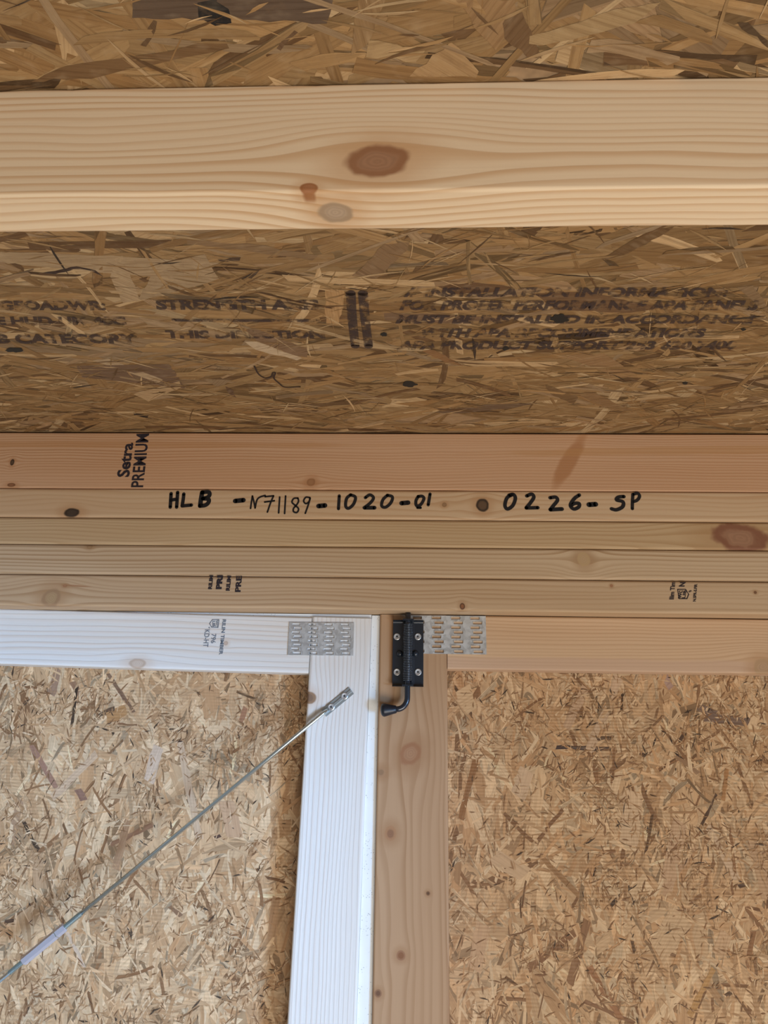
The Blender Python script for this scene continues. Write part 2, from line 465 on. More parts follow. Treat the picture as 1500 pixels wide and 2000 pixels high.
# ------------------------------------------------------------------ lettering helpers
def text_mesh(body, bold=0.0, spacing=1.0):
    cu = bpy.data.curves.new('t', 'FONT'); cu.body = body; cu.size = 1; cu.offset = bold; cu.space_character = spacing
    cu.resolution_u = 3
    o = bpy.data.objects.new('t', cu); COL.objects.link(o)
    dg = bpy.context.evaluated_depsgraph_get(); me = bpy.data.meshes.new_from_object(o.evaluated_get(dg))
    v = [tuple(q.co) for q in me.vertices]; f = [tuple(p.vertices) for p in me.polygons]
    bpy.data.objects.remove(o); bpy.data.curves.remove(cu); bpy.data.meshes.remove(me)
    return v, f
def quad_map(v, corners):
    xs = [q[0] for q in v]; ys = [q[1] for q in v]; x0, x1, y0, y1 = min(xs), max(xs), min(ys), max(ys)
    tl, tr, br, bl = corners
    out = []
    for q in v:
        s, t = (q[0]-x0)/(x1-x0), (q[1]-y0)/(y1-y0)
        out.append((bl*(1-s) + br*s)*(1-t) + (tl*(1-s) + tr*s)*t)
    return out
def stamp(name, items, to_plane, off, mat, parent, PM, strokes=(), label=None):
    """flat print on a surface: texts (body, four pixel corners tl tr br bl, bold) and pen strokes (pixel points, width m)"""
    mb = MB(); inv = PM.inverted()
    for it in items:
        body, cs = it[0], it[1]; v, f = text_mesh(body, it[2] if len(it) > 2 else 0.0)
        mb.add(quad_map(v, [to_plane(*c) for c in cs]), f)
    for pts, wd in strokes:
        P = catmull([to_plane(*p) for p in pts], 5)
        nrm = off.normalized()
        L = []; Rr = []
        for i, p in enumerate(P):
            t = (P[min(i+1, len(P)-1)] - P[max(i-1, 0)]).normalized(); sd = t.cross(nrm) * wd/2
            L.append(p + sd); Rr.append(p - sd)
        n = len(P); mb.add(L + Rr, [(i, i+1, n+i+1, n+i) for i in range(n-1)])
        for c in (P[0], P[-1]):
            a = nrm.orthogonal().normalized(); b = nrm.cross(a)
            mb.add([c + (a*math.cos(q*math.pi/6) + b*math.sin(q*math.pi/6))*wd/2 for q in range(12)], [tuple(range(12))])
    mb.v = [inv @ (q + off) for q in mb.v]
    o = mb.build(name, mat, parent)
    if label: o['label'] = label
    return o
IM = Matrix.Identity(4)

# faded print on the ceiling boards
m_ink_c = ink('faded_print', (.070, .050, .048), 0.52, 500, 70)
m_ink_k = flat_mat('black_ink_blot', (.012, .014, .014), 0.5)
cz = lambda px, py: on_z(px, py, ZC_)
def sl(x0, y0, x1, y1, sh=6):        # slanted text box
    return [(x0 + sh, y0), (x1 + sh, y0), (x1, y1), (x0, y1)]
dn = Vector((0, 0, -0.0003))
PRINT = [
    ('GEOADWR:', sl(0, 587, 208, 606, -4), .055), ('RE HUD-UM-40C', sl(-28, 618, 248, 635, -4), .055), ('B CATEGORY', sl(-4, 652, 272, 671, -6), .055),
    ('STRENGTH AXIS', sl(306, 585, 625, 605, -3), .055), ('THIS DIRECTION', sl(325, 645, 636, 661, -3), .055),
    ('// INSTALLATION INFORMATION:', sl(788, 561, 1418, 580, 8), .055),
    ('FOR PROPER PERFORMANCE APA PANELS', sl(780, 586, 1478, 606, 8), .055),
    ('MUST BE INSTALLED IN ACCORDANCE', sl(772, 615, 1468, 632, 8), .055),
    ('WITH APA RECOMMENDATIONS', sl(815, 641, 1374, 659, 8), .055),
    ('APA PRODUCT SUPPORT 253 620 7400', sl(774, 665, 1436, 683, 8), .055),
]
for it in PRINT:
    stamp('printed_line', [it], cz, dn, m_ink_c, ceiling, IM, label='faded grey printed lettering')
for pts, wd in [([(340, 625), (470, 626), (620, 626)], .0055), ([(685, 572), (688, 620), (694, 676)], .010), ([(709, 572), (713, 620), (720, 676)], .010)]:
    stamp('printed_bar', [], cz, dn, m_ink_c, ceiling, IM, strokes=[(pts, wd)])
mb = MB()
def blot(cx, cy, rx, ry, seed):
    rng = random.Random(seed); n = 22; mb = MB()
    mb.add([cz(cx + rx*math.cos(a)*k, cy + ry*math.sin(a)*k) + dn*1.2 for a, k in ((2*math.pi*i/n, rng.uniform(.75, 1.1)) for i in range(n))], [tuple(range(n))])
    mb.build('ink_blot', m_ink_k, ceiling)
blot(1093, 622, 19, 9, 1); blot(800, 750, 15, 6, 2); blot(750, 653, 7, 4, 3); blot(988, 680, 8, 4, 4)
blot(28, 683, 18, 5, 5); blot(1452, 643, 5, 3, 6); blot(1338, 748, 6, 3, 7)
stamp('pitch_line', [], cz, dn*1.3, flat_mat('dark_bark_string', (.045, .025, .018), .7), ceiling, IM,
      strokes=[([(497, 715), (505, 730), (518, 738), (530, 735), (533, 728), (538, 728), (535, 738), (545, 748), (557, 756), (586, 755)], .0022)])

# ------------------------------------------------------------------ ceiling joist
yj0 = 0.328 / math.tan(math.radians(41.16)); yj1 = 0.328 / math.tan(math.radians(38.52))
zj = CZ + 0.328
MJ = T(XL, yj0, zj)
q = local_of(MJ, on_z(655, 415, zj)); q2 = local_of(MJ, on_z(604, 378, zj))
m_joist = pine('joist_pine', (.88, .685, .46), (.64, .385, .19), pith=(.22, -.22), space=.0048, contrast=.8, warp=.0022, seed=2.3, streak=.10, knots=[
    kn(MJ, 738, 316, yj0, .019, .0125, .2, (.40, .205, .11), (.33, .15, .07), .95),
    (q2.x, .003, .0055, .0035, 0, (.42, .17, .07), (.36, .14, .05), .15, 'z'),
    (q.x, q.y, .011, .009, 0, (.50, .36, .24), (.42, .29, .18), .25, 'y')], broad=.12)
joist = lumber('ceiling_joist', XR - XL, yj1 - yj0, ZC_ - zj - .0008, m_joist, None, MJ, r=.0024, seed=5, wane=.004, st=260)
tag(joist, 'pale pine joist with a large oval brown knot, fixed under the roof boards', 'joist')

# ------------------------------------------------------------------ header boards
def header(i, name, mat, label, y0=YH, st=70):
    M = T(XL, y0, ZB[i+1]); g = .0005
    o = lumber(name, XR - XL, YH + .089 - y0, ZB[i] - ZB[i+1] - g - (.0012 if i == 0 else 0), mat, None, M, r=(.0022 if i == 0 else .0038), seed=i+20, st=st)
    tag(o, label, 'board', 'stacked pine boards above the doors'); return o
Mh = [T(XL, YH, ZB[i+1]) for i in range(5)]
K = lambda i, *a, **k: kn(Mh[i], a[0], a[1], YH, *a[2:], **k)
DKN = dict(inner=(.10, .06, .035), rim=(.035, .022, .016))
m_b1 = pine('rim_pine', (.64, .395, .235), (.47, .235, .105), pith=(.02, .20), space=.0042, contrast=.85, warp=.0016, seed=7.7, streak=.14, knots=[
    K(0, 24, 903, .0028, .0045, .0, **DKN), K(0, 22, 947, .006, .003, .0, (.30, .13, .06), (.2, .09, .04)),
    K(0, 607, 942, .006, .0055, .6, (.40, .20, .09), (.34, .16, .07))],
    patches=[pa(Mh[0], 1112, 900, YH, .055, .013, 1.05, (.42, .19, .075), .75), pa(Mh[0], 200, 868, YH, .5, .006, 0, (.50, .25, .10), .5),
             pa(Mh[0], 1350, 880, YH, .35, .008, 0.02, (.50, .26, .10), .5)])
rim = header(0, 'rim_board', m_b1, 'reddish pine rim board with a sideways black premium stamp, just under the roof')
m_b2 = pine('marked_pine', (.64, .45, .275), (.47, .265, .125), pith=(.045, -.05), space=.0065, contrast=.6, warp=.003, seed=3.1, streak=.12, knots=[
    K(1, 140, 1001, .011, .0065, .0, (.05, .035, .025), (.03, .02, .015)), K(1, 943, 987, .0085, .0085, .0, (.12, .07, .04), (.03, .02, .015)),
    K(1, 868, 986, .003, .003, .0, (.35, .2, .1), (.3, .17, .08))])
b2 = header(1, 'header_board', m_b2, 'pine header board with a handwritten black marker code along it')
m_b3 = pine('knotty_header_pine', (.58, .41, .235), (.42, .255, .12), pith=(.08, .16), space=.0042, contrast=.75, warp=.0022, seed=9.2, streak=.14, knots=[
    K(2, 1446, 1050, .036, .019, -.18, (.36, .19, .11), (.24, .10, .055))])
b3 = header(2, 'header_board', m_b3, 'pine header board with a big round reddish knot at its right')
m_b4 = pine('straight_header_pine', (.60, .44, .28), (.40, .25, .13), pith=(.05, .35), space=.0054, contrast=1.0, warp=.0009, seed=5.5, streak=.14, knots=[
    K(3, 175, 1068, .004, .003, .0, (.40, .24, .12), (.33, .2, .1)), K(3, 1140, 1092, .008, .010, .2, (.53, .36, .2), (.50, .34, .18), 1.0)])
b4 = header(3, 'header_board', m_b4, 'straight-grained pine header board without stamps, second from the lowest')
m_b5 = pine('lower_header_pine', (.58, .415, .26), (.40, .245, .125), pith=(.10, -.22), space=.0058, contrast=.8, warp=.002, seed=1.4, streak=.14, knots=[
    K(4, 100, 1168, .013, .012, .9, (.45, .30, .16), (.36, .22, .12)), K(4, 903, 1184, .0035, .0045, 0, (.30, .12, .05), (.12, .05, .025)),
    K(4, 1194, 1144, .002, .002, 0, (.4, .2, .1), (.34, .16, .08)), K(4, 127, 1144, .003, .002, 0, (.4, .2, .1), (.34, .16, .08)),
    K(4, 1475, 1157, .002, .002, 0, (.2, .1, .05), (.2, .1, .05))], patches=[pa(Mh[4], 145, 1144, YH, .028, .0016, -.06, (.36, .17, .08), .8)])
b5 = header(4, 'header_board', m_b5, 'lowest pine header board, directly over both doors, with sideways black grade stamps')

m_stamp = ink('stamp_ink', (.035, .028, .034), 0.95, 900, 160)
m_marker = flat_mat('black_marker', (.010, .010, .012), 0.45)
fy = lambda px, py: on_y(px, py, YH)
out = Vector((0, -0.00055, 0))
stamp('grade_stamp', [('Setra', [(228, 932), (239, 866), (261, 865), (253, 932)], .03), ('PREMIUM', [(256, 952), (267, 848), (292, 847), (280, 952)], .02)],
      fy, out, m_stamp, rim, Mh[0], label='sideways black printed stamp')
def pxs(pts, ox, oy, s): return [(ox + a/s, oy + b/s) for a, b in pts]
A = lambda p: pxs(p, 300, 930, 2.5)
Bq = lambda p: pxs(p, 850, 930, 3.3333)
TK, TM, TN = .0050, .0044, .0024
pen = [(A(p), w) for p, w in [
    ([(86, 86), (82, 152)], TK), ([(118, 80), (113, 152)], TK), ([(84, 118), (116, 113)], TK),
    ([(148, 88), (145, 115), (140, 145)], TK), ([(140, 146), (185, 142)], TK),
    ([(238, 80), (232, 112), (228, 145)], TK*1.3), ([(238, 80), (268, 78), (274, 92), (262, 105), (240, 110)], TK*1.2), ([(242, 110), (268, 113), (269, 128), (254, 142), (227, 146)], TK*1.2),
    ([(399, 122), (439, 118)], TK*1.35),
    ([(474, 158), (478, 128), (483, 98)], TN), ([(483, 98), (490, 125), (496, 156)], TN), ([(496, 156), (505, 118), (520, 103), (545, 95)], TN),
    ([(545, 101), (586, 97)], TN), ([(586, 97), (572, 130), (556, 176)], TN), ([(543, 127), (590, 121)], TN),
    ([(616, 103), (611, 180)], TN), ([(645, 98), (640, 183)], TN),
    ([(705, 108), (685, 110), (676, 128), (690, 142), (708, 160), (700, 178), (684, 174), (684, 158), (698, 142), (708, 124), (705, 108)], TN),
    ([(764, 106), (744, 104), (733, 122), (744, 135), (760, 124), (765, 106), (756, 140), (741, 182)], TN),
    ([(806, 147), (837, 144)], TK*1.35), ([(907, 97), (903, 160)], TM),
    ([(962, 92), (943, 110), (938, 146), (952, 158), (976, 138), (986, 104), (962, 92)], TM),
    ([(1034, 106), (1056, 92), (1074, 106), (1060, 130), (1030, 154)], TM), ([(1030, 155), (1079, 155)], TK*1.1),
    ([(1142, 94), (1120, 116), (1114, 146), (1134, 152), (1159, 130), (1166, 102), (1142, 94)], TM),
    ([(1211, 133), (1243, 130)], TK*1.3), ([(1292, 100), (1281, 122), (1284, 145), (1304, 140), (1320, 112), (1312, 99), (1292, 100)], TM),
    ([(1288, 155), (1304, 155)], TM*.8), ([(1350, 88), (1341, 141)], TM)]]
pen += [(Bq(p), w) for p, w in [
    ([(500, 122), (468, 142), (454, 190), (470, 215), (505, 192), (522, 145), (508, 120), (480, 126)], TK), ([(596, 130), (628, 118), (642, 138), (622, 172), (593, 207)], TK),
    ([(593, 208), (668, 206)], TK), ([(748, 142), (784, 138), (796, 158), (772, 190), (750, 218)], TK), ([(750, 219), (825, 215)], TK*1.1),
    ([(938, 124), (905, 148), (880, 190), (902, 215), (934, 202), (937, 180), (910, 178), (884, 192)], TK), ([(1001, 187), (1044, 184)], TK*1.4),
    ([(1228, 134), (1192, 138), (1180, 156), (1222, 168), (1220, 200), (1180, 220), (1148, 214)], TK), ([(1287, 120), (1284, 165), (1283, 213)], TM),
    ([(1286, 120), (1318, 113), (1330, 132), (1314, 158), (1286, 168)], TM)]]
cut = [3, 2, 3, 1, 3, 3, 1, 1, 1, 1, 1, 1, 1, 2, 1, 1, 2, 1] + [1, 2, 2, 1, 1, 1, 2]
k0 = 0
for n in cut:
    stamp('marker_character', [], fy, out, m_marker, b2, Mh[1], strokes=pen[k0:k0 + n], label='black handwritten marker character'); k0 += n
assert k0 == len(pen)
def up(x0, x1, y0, y1, dx=1.5):     # text box read upwards: x0..x1 columns, y0 top, y1 bottom
    return [(x0 - dx, y1), (x0 + dx, y0), (x1 + dx, y0), (x1 - dx, y1)]
stamp('grade_stamp', [('RILIM', up(408, 415.5, 1124, 1151), .05), ('PRI', up(423, 434.5, 1124, 1151), .06), ('RILIM', up(442.5, 450.5, 1125, 1154), .05), ('PRE', up(460.5, 471.5, 1125, 1156.5), .04)],
      fy, out, m_stamp, b5, Mh[4], label='cut-off sideways black printed stamp')
stamp('grade_stamp', [('Ilim Tim', up(1308.5, 1317.5, 1137, 1171), .03), ('N', up(1327, 1338, 1137, 1146), .04), ('N.SPR-S.FIR', up(1354.5, 1360.5, 1141, 1175), .03),
      ('WC', up(1325.5, 1332, 1153, 1169), .04), ('LIB', up(1333.5, 1339.5, 1153, 1169), .03), ('o', up(1345.5, 1350, 1153, 1157), .03)], fy, out, m_stamp, b5, Mh[4],
      strokes=[([a, b], .0011) for a, b in zip([(1323.5, 1151.3), (1339, 1151.3), (1345, 1161), (1341.5, 1169.5), (1326, 1169.5)], [(1339, 1151.3), (1345, 1161), (1341.5, 1169.5), (1326, 1169.5), (1323.5, 1151.3)])],
      label='sideways black grade stamp with a house-shaped emblem')

# ------------------------------------------------------------------ doors
ZBOT = 0.06                               # door bottoms
# right leaf: hangs true
door2 = tag(empty('door_2'), 'right shed door leaf with warm pine frame and strand board panel', 'door', kind='structure')
xs0, xs1 = -0.0448, 0.0485
z_top = CZ + .1562
zr = CZ + .0827
RY = Matrix.Rotation(math.radians(-90), 4, 'Y')         # local x -> up, local z -> -x
MS2 = T(xs1, YD, ZBOT) @ RY
SK = lambda *a, **k: kn(MS2, a[0], a[1], YD, *a[2:], **k)
RK = dict(inner=(.40, .22, .12), rim=(.33, .16, .08))
m_s2 = pine('right_stile_pine', (.475, .305, .178), (.34, .19, .095), pith=(.10, .14), space=.0075, contrast=.85, warp=.0022, seed=4.4, streak=.10, knots=[
    SK(802, 1472, .015, .012, -.6, **RK), SK(763, 1627, .0085, .007, 0, (.28, .14, .075), (.38, .2, .1)),
    SK(783, 1866, .005, .005, 0, (.25, .11, .05), (.3, .15, .08)), SK(836, 1745, .0025, .0025, 0, (.12, .06, .03), (.2, .1, .05)),
    SK(738, 1940, .004, .004, 0, (.16, .08, .045), (.25, .13, .07)), SK(744, 1508, .006, .006, 0, (.3, .18, .1), (.38, .22, .12), .4)])
stile2 = lumber('stile', z_top - ZBOT, .038, xs1 - xs0, m_s2, door2, MS2, r=.003, seed=41)
MR2 = T(xs1 + .0004, YD, zr)
m_r2 = pine('right_rail_pine', (.66, .455, .285), (.47, .285, .155), pith=(.02, -.30), space=.005, contrast=.6, warp=.002, seed=6.2, streak=.12, knots=[
    kn(MR2, 1490, 1302, YD, .012, .010, .4, (.50, .33, .2), (.46, .3, .17), .9)], patches=[pa(MR2, 1150, 1300, YD, .45, .012, 0, (.58, .40, .29), .6)])
rail2 = lumber('rail', .80, .038, z_top - zr, m_r2, door2, MR2, r=.003, seed=42)
m_plain = pine('plain_stud_pine', (.60, .42, .26), (.48, .29, .15), seed=8.8)
lumber('stile', z_top - ZBOT, .038, .089, m_plain, door2, T(.94, YD, ZBOT) @ RY, seed=43)
lumber('rail', .80, .038, .089, m_plain, door2, T(xs1 + .0004, YD, ZBOT), seed=44)
# left leaf: has sagged a little, free end down
SAG = math.radians(0.84)
piv = Vector((-0.0565, YD, CZ + .1500))
ML = T(*piv) @ Matrix.Rotation(SAG, 4, 'Y')
door1 = empty('door_1', ML); tag(door1, 'left shed door leaf with whitish pine frame, sagging at its free end', 'door', kind='structure')
WM['door_1'] = ML
hgt = z_top - ZBOT - .003
LS1 = T(0, 0, -hgt) @ RY; sw = .0835
WS1 = ML @ LS1
PALE, PALED = (.75, .735, .705), (.66, .57, .50)  # whitish, nearly neutral wood tones of the left leaf frame
m_s1 = pine('left_stile_pale', PALE, PALED, pith=(.06, -.05), space=.0048, contrast=.55, warp=.0016, seed=12.5, streak=.08, broad=.1, relief=.6, knots=[
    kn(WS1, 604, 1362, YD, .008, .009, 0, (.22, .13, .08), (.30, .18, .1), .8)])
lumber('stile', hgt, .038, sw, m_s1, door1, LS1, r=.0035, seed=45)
LR1 = T(-sw - .0004 - .80, 0, -.0775); WR1 = ML @ LR1
m_r1 = pine('left_rail_pale', PALE, (.67, .575, .49), pith=(.06, -.10), space=.0075, contrast=.8, warp=.002, seed=14.1, streak=.08, broad=.1, relief=.6, knots=[
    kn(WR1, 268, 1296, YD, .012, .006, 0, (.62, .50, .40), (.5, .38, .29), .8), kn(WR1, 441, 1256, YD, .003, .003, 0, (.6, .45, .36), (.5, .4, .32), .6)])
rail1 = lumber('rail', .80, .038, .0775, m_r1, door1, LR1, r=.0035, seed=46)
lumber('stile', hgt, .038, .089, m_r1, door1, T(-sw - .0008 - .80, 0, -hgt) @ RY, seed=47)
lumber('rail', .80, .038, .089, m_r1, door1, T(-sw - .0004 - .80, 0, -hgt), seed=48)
m_st1 = ink('grey_stamp_ink', (.16, .19, .23), 0.95, 900, 160)
dy_ = lambda px, py: on_y(px, py, YD)
def dnb(x0, x1, y0, y1, dx=2.0):    # text box read downwards, leaning
    return [(x1 + dx, y0), (x1 - dx, y1), (x0 - dx, y1), (x0 + dx, y0)]
stamp('grade_stamp', [('RILIN TIMBER', dnb(431.5, 438.5, 1210, 1279, 3.5), .03), ('796', dnb(412.5, 422, 1238, 1256.5, .8), .01), ('KD-HT', dnb(398.5, 408.5, 1230, 1264, 1.8), .01),
      ('WC', dnb(421.5, 426, 1211.5, 1224, .4), .03), ('LIB', dnb(415, 420.5, 1213, 1224, .4), .03), ('o', dnb(407.5, 410.5, 1224.5, 1227.5, 0), .02)],
      dy_, out, m_st1, rail1, WR1, strokes=[([a, b], .0010) for a, b in zip([(415, 1210.5), (428, 1210.5), (426, 1225.5), (413.5, 1225), (409.5, 1218)], [(428, 1210.5), (426, 1225.5), (413.5, 1225), (409.5, 1218), (415, 1210.5)])],
      label='sideways grey grade stamp with a house-shaped emblem')

# strand board panels behind the frames
PB, PM_, PD, PW, PK = (.585, .39, .22), (.49, .30, .155), (.24, .125, .058), (.68, .495, .305), (.06, .038, .025)
pal_p = palette((5.5, PB), (2.4, PM_), (2.6, PW), (.15, PD))
pal_m = palette((3.5, PB), (3.0, PM_), (2.2, PW), (.8, PD), (.04, PK))
pal_s = palette((2.0, PM_), (2.0, PW), (3.2, (.37, .22, .11)), (2.8, PD), (.7, PK))
anyv = lambda s: (lambda r: math.pi/2 + r.gauss(0, s))
def door_panel(parent, x0, x1, z0, z1, local, seed, feats, WMx):
    mb = MB(); mb.box((x0, .0393, z0), (x1, .050, z1))
    o = mb.build('panel', m_base, parent, local)
    inv = WMx.inverted(); ff = []
    for pts, c, a in feats:
        pp = [inv @ on_y(px, py, YD + .0385) for px, py in pts]; ff.append(([(p.x, p.z) for p in pp], (c[0], c[1]*.92, c[2]*.94), a))
    reg = (x0 + .08 if x1 < 0 else x0, x1 if x1 < 0 else x1 - .1, z1 - .66, z1)
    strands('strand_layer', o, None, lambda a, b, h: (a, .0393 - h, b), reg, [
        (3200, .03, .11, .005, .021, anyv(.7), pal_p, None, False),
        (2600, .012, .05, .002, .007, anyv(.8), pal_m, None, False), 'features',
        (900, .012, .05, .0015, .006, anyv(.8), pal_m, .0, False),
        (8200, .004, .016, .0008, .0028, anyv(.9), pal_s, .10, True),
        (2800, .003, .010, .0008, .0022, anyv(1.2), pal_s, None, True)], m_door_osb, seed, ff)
    return o
def seg(x0, y0, x1, y1, w, c):
    d = Vector((x1-x0, y1-y0)); n = Vector((-d.y, d.x)).normalized()*w/2; t = d.normalized()*w*.3
    return ([(x0+n.x, y0+n.y), (x1+n.x-t.x, y1+n.y-t.y), (x1-n.x, y1-n.y), (x0-n.x+t.x, y0-n.y+t.y)], c, math.atan2(-d.y, d.x))
DK1, DK2, OR = (.10, .06, .035), (.24, .13, .06), (.42, .23, .09)
f2 = [seg(1085, 1460, 1190, 1462, 8, (.07, .05, .045)), seg(930, 1480, 900, 1602, 11, (.30, .155, .06)), seg(1050, 1643, 1100, 1580, 8, DK2),
      seg(1060, 1675, 1145, 1765, 9, (.36, .22, .10)), seg(1148, 1795, 1112, 1925, 16, (.28, .16, .075)), seg(1125, 1820, 1030, 1895, 15, (.27, .15, .07)),
      seg(1150, 1885, 1215, 1995, 12, (.36, .19, .085)), seg(1140, 1955, 1240, 2000, 8, DK2), seg(1400, 1550, 1370, 1612, 6, DK1), seg(1420, 1500, 1412, 1565, 9, OR),
      seg(1375, 1400, 1465, 1412, 17, (.20, .14, .10)), seg(1362, 1380, 1400, 1395, 14, (.20, .14, .10)), seg(1320, 1475, 1365, 1512, 9, (.33, .21, .11)),
      seg(1238, 1540, 1228, 1655, 38, (.66, .50, .30)), seg(1340, 1780, 1270, 1880, 50, (.62, .46, .26)), seg(1150, 1470, 1210, 1320, 18, (.60, .45, .28)),
      seg(1395, 1890, 1345, 1985, 12, (.50, .31, .12)), seg(960, 1670, 1030, 1710, 30, (.62, .46, .27)), seg(1330, 1600, 1300, 1740, 28, (.54, .38, .22)),
      seg(1290, 1330, 1310, 1312, 50, (.42, .30, .23)), seg(930, 1355, 890, 1380, 48, (.66, .49, .27)), seg(1420, 1820, 1400, 1870, 26, (.58, .41, .23)),
      seg(1010, 1560, 1030, 1500, 30, (.62, .47, .29)), seg(945, 1800, 925, 1900, 30, (.56, .39, .22)), seg(1445, 1725, 1452, 1735, 12, DK1), seg(1418, 1938, 1428, 1946, 12, (.12, .07, .035)),
      seg(1335, 1435, 1326, 1450, 7, DK1), seg(1250, 1470, 1262, 1478, 7, DK1), seg(1105, 1425, 1145, 1340, 16, (.56, .40, .24)), seg(1160, 1440, 1195, 1442, 9, DK1),
      seg(1380, 1610, 1440, 1720, 14, (.60, .46, .29)), seg(1295, 1750, 1360, 1650, 10, (.50, .34, .19)), seg(1470, 1640, 1500, 1760, 22, (.52, .36, .2))]
f1 = [seg(210, 1315, 262, 1392, 7, (.20, .12, .07)), seg(205, 1405, 250, 1385, 22, (.46, .26, .10)), seg(188, 1400, 225, 1383, 8, DK1), seg(228, 1414, 268, 1416, 5, DK2),
      seg(118, 1305, 98, 1358, 16, (.33, .22, .14)), seg(420, 1410, 405, 1330, 38, (.52, .33, .16)), seg(310, 1455, 290, 1530, 22, (.62, .50, .35)), seg(60, 1455, 110, 1540, 9, (.34, .20, .13)),
      seg(150, 1540, 165, 1565, 14, (.26, .15, .10)), seg(300, 1610, 215, 1650, 10, (.30, .17, .09)), seg(250, 1600, 225, 1700, 14, (.40, .25, .13)), seg(440, 1560, 460, 1640, 30, (.54, .37, .21)),
      seg(422, 1630, 428, 1638, 12, (.10, .06, .04)), seg(570, 1500, 555, 1590, 14, (.46, .29, .14)), seg(565, 1470, 590, 1450, 9, DK2), seg(100, 1560, 190, 1470, 14, (.60, .45, .28)),
      seg(350, 1445, 390, 1640, 14, (.60, .46, .29)), seg(40, 1560, 20, 1650, 16, (.42, .28, .16)), seg(80, 1740, 65, 1660, 26, (.50, .34, .18)), seg(65, 1950, 45, 1985, 7, DK2),
      seg(140, 1330, 158, 1362, 12, (.30, .18, .10)), seg(100, 1940, 125, 1920, 6, DK1), seg(130, 1820, 165, 1890, 6, (.62, .50, .35)), seg(480, 1380, 470, 1410, 9, (.36, .19, .10)),
      seg(355, 1790, 330, 1770, 9, (.25, .15, .08)), seg(540, 1750, 530, 1840, 16, (.48, .32, .17)), seg(5, 1425, 40, 1440, 4, DK2), seg(8, 1800, 28, 1798, 6, DK1)]
door_panel(door2, -.0, .94, ZBOT - YD*0 , zr + .05, T(0, YD, 0), 31, f2, T(0, YD, 0))
door_panel(door1, -.97, -.04, -hgt, -.03, None, 32, f1, ML)
# hinge jambs carrying both leaves and the header stack
for nm, xa in (('trim_1', -1.062), ('trim_2', .973)):
    o = lumber(nm, ZB[5] - .001, .089, .089, m_plain, None, T(xa + .089, YH, 0) @ RY, seed=51); tag(o, kind='structure')
# white weather trim showing in the wedge gaps beside and above the sagging leaf
m_white = flat_mat('white_painted_trim', (.84, .87, .87), 0.35, var=0.02, vscale=30)
def flecked(mt):
    nt = mt.node_tree; X.nt = nt; p = nt.nodes['Principled BSDF']
    t = nt.nodes.new('ShaderNodeTexCoord'); vo = nt.nodes.new('ShaderNodeTexVoronoi'); vo.inputs['Scale'].default_value = 330
    nt.links.new(t.outputs['Object'], vo.inputs['Vector'])
    keep = smooth(noise_tex(X(t.outputs['Object']), 70, 2), .48, .58)
    src = X(p.inputs['Base Color'].links[0].from_socket)
    set_in(p, 'Base Color', mix(smooth(X(vo.outputs['Distance']), .26, .12) * keep * .8, src, (.40, .42, .42)))
flecked(m_white)
zt_, zb_ = CZ + .1555, ZBOT
def lean(z): return -0.0565 + (z - (CZ + .150)) * math.tan(SAG) + .0002
mb = MB()
pts = [(lean(zb_), zb_), (xs0 - .0002, zb_), (xs0 - .0002, zt_), (lean(zt_), zt_)]
mb.v = [Vector((a, y, b)) for y in (YD + .006, YD + .034) for a, b in pts]
mb.f = [(0, 1, 2, 3), (7, 6, 5, 4), (0, 4, 5, 1), (1, 5, 6, 2), (2, 6, 7, 3), (3, 7, 4, 0)]
tag(mb.build('trim_3', m_white), 'white flecked weather strip between the two door leaves', 'trim', kind='structure')
mb = MB()
x_l = -.75
pts = [(x_l, CZ + .1558), (-.0570, CZ + .1504), (-.0570, CZ + .1562), (x_l, CZ + .1562)]
mb.v = [Vector((a, y, b)) for y in (YD + .005, YD + .03) for a, b in pts]
mb.f = [(0, 1, 2, 3), (7, 6, 5, 4), (0, 4, 5, 1), (1, 5, 6, 2), (2, 6, 7, 3), (3, 7, 4, 0)]
tag(mb.build('trim_4', m_white), 'thin white weather strip over the left door leaf', 'trim', kind='structure')

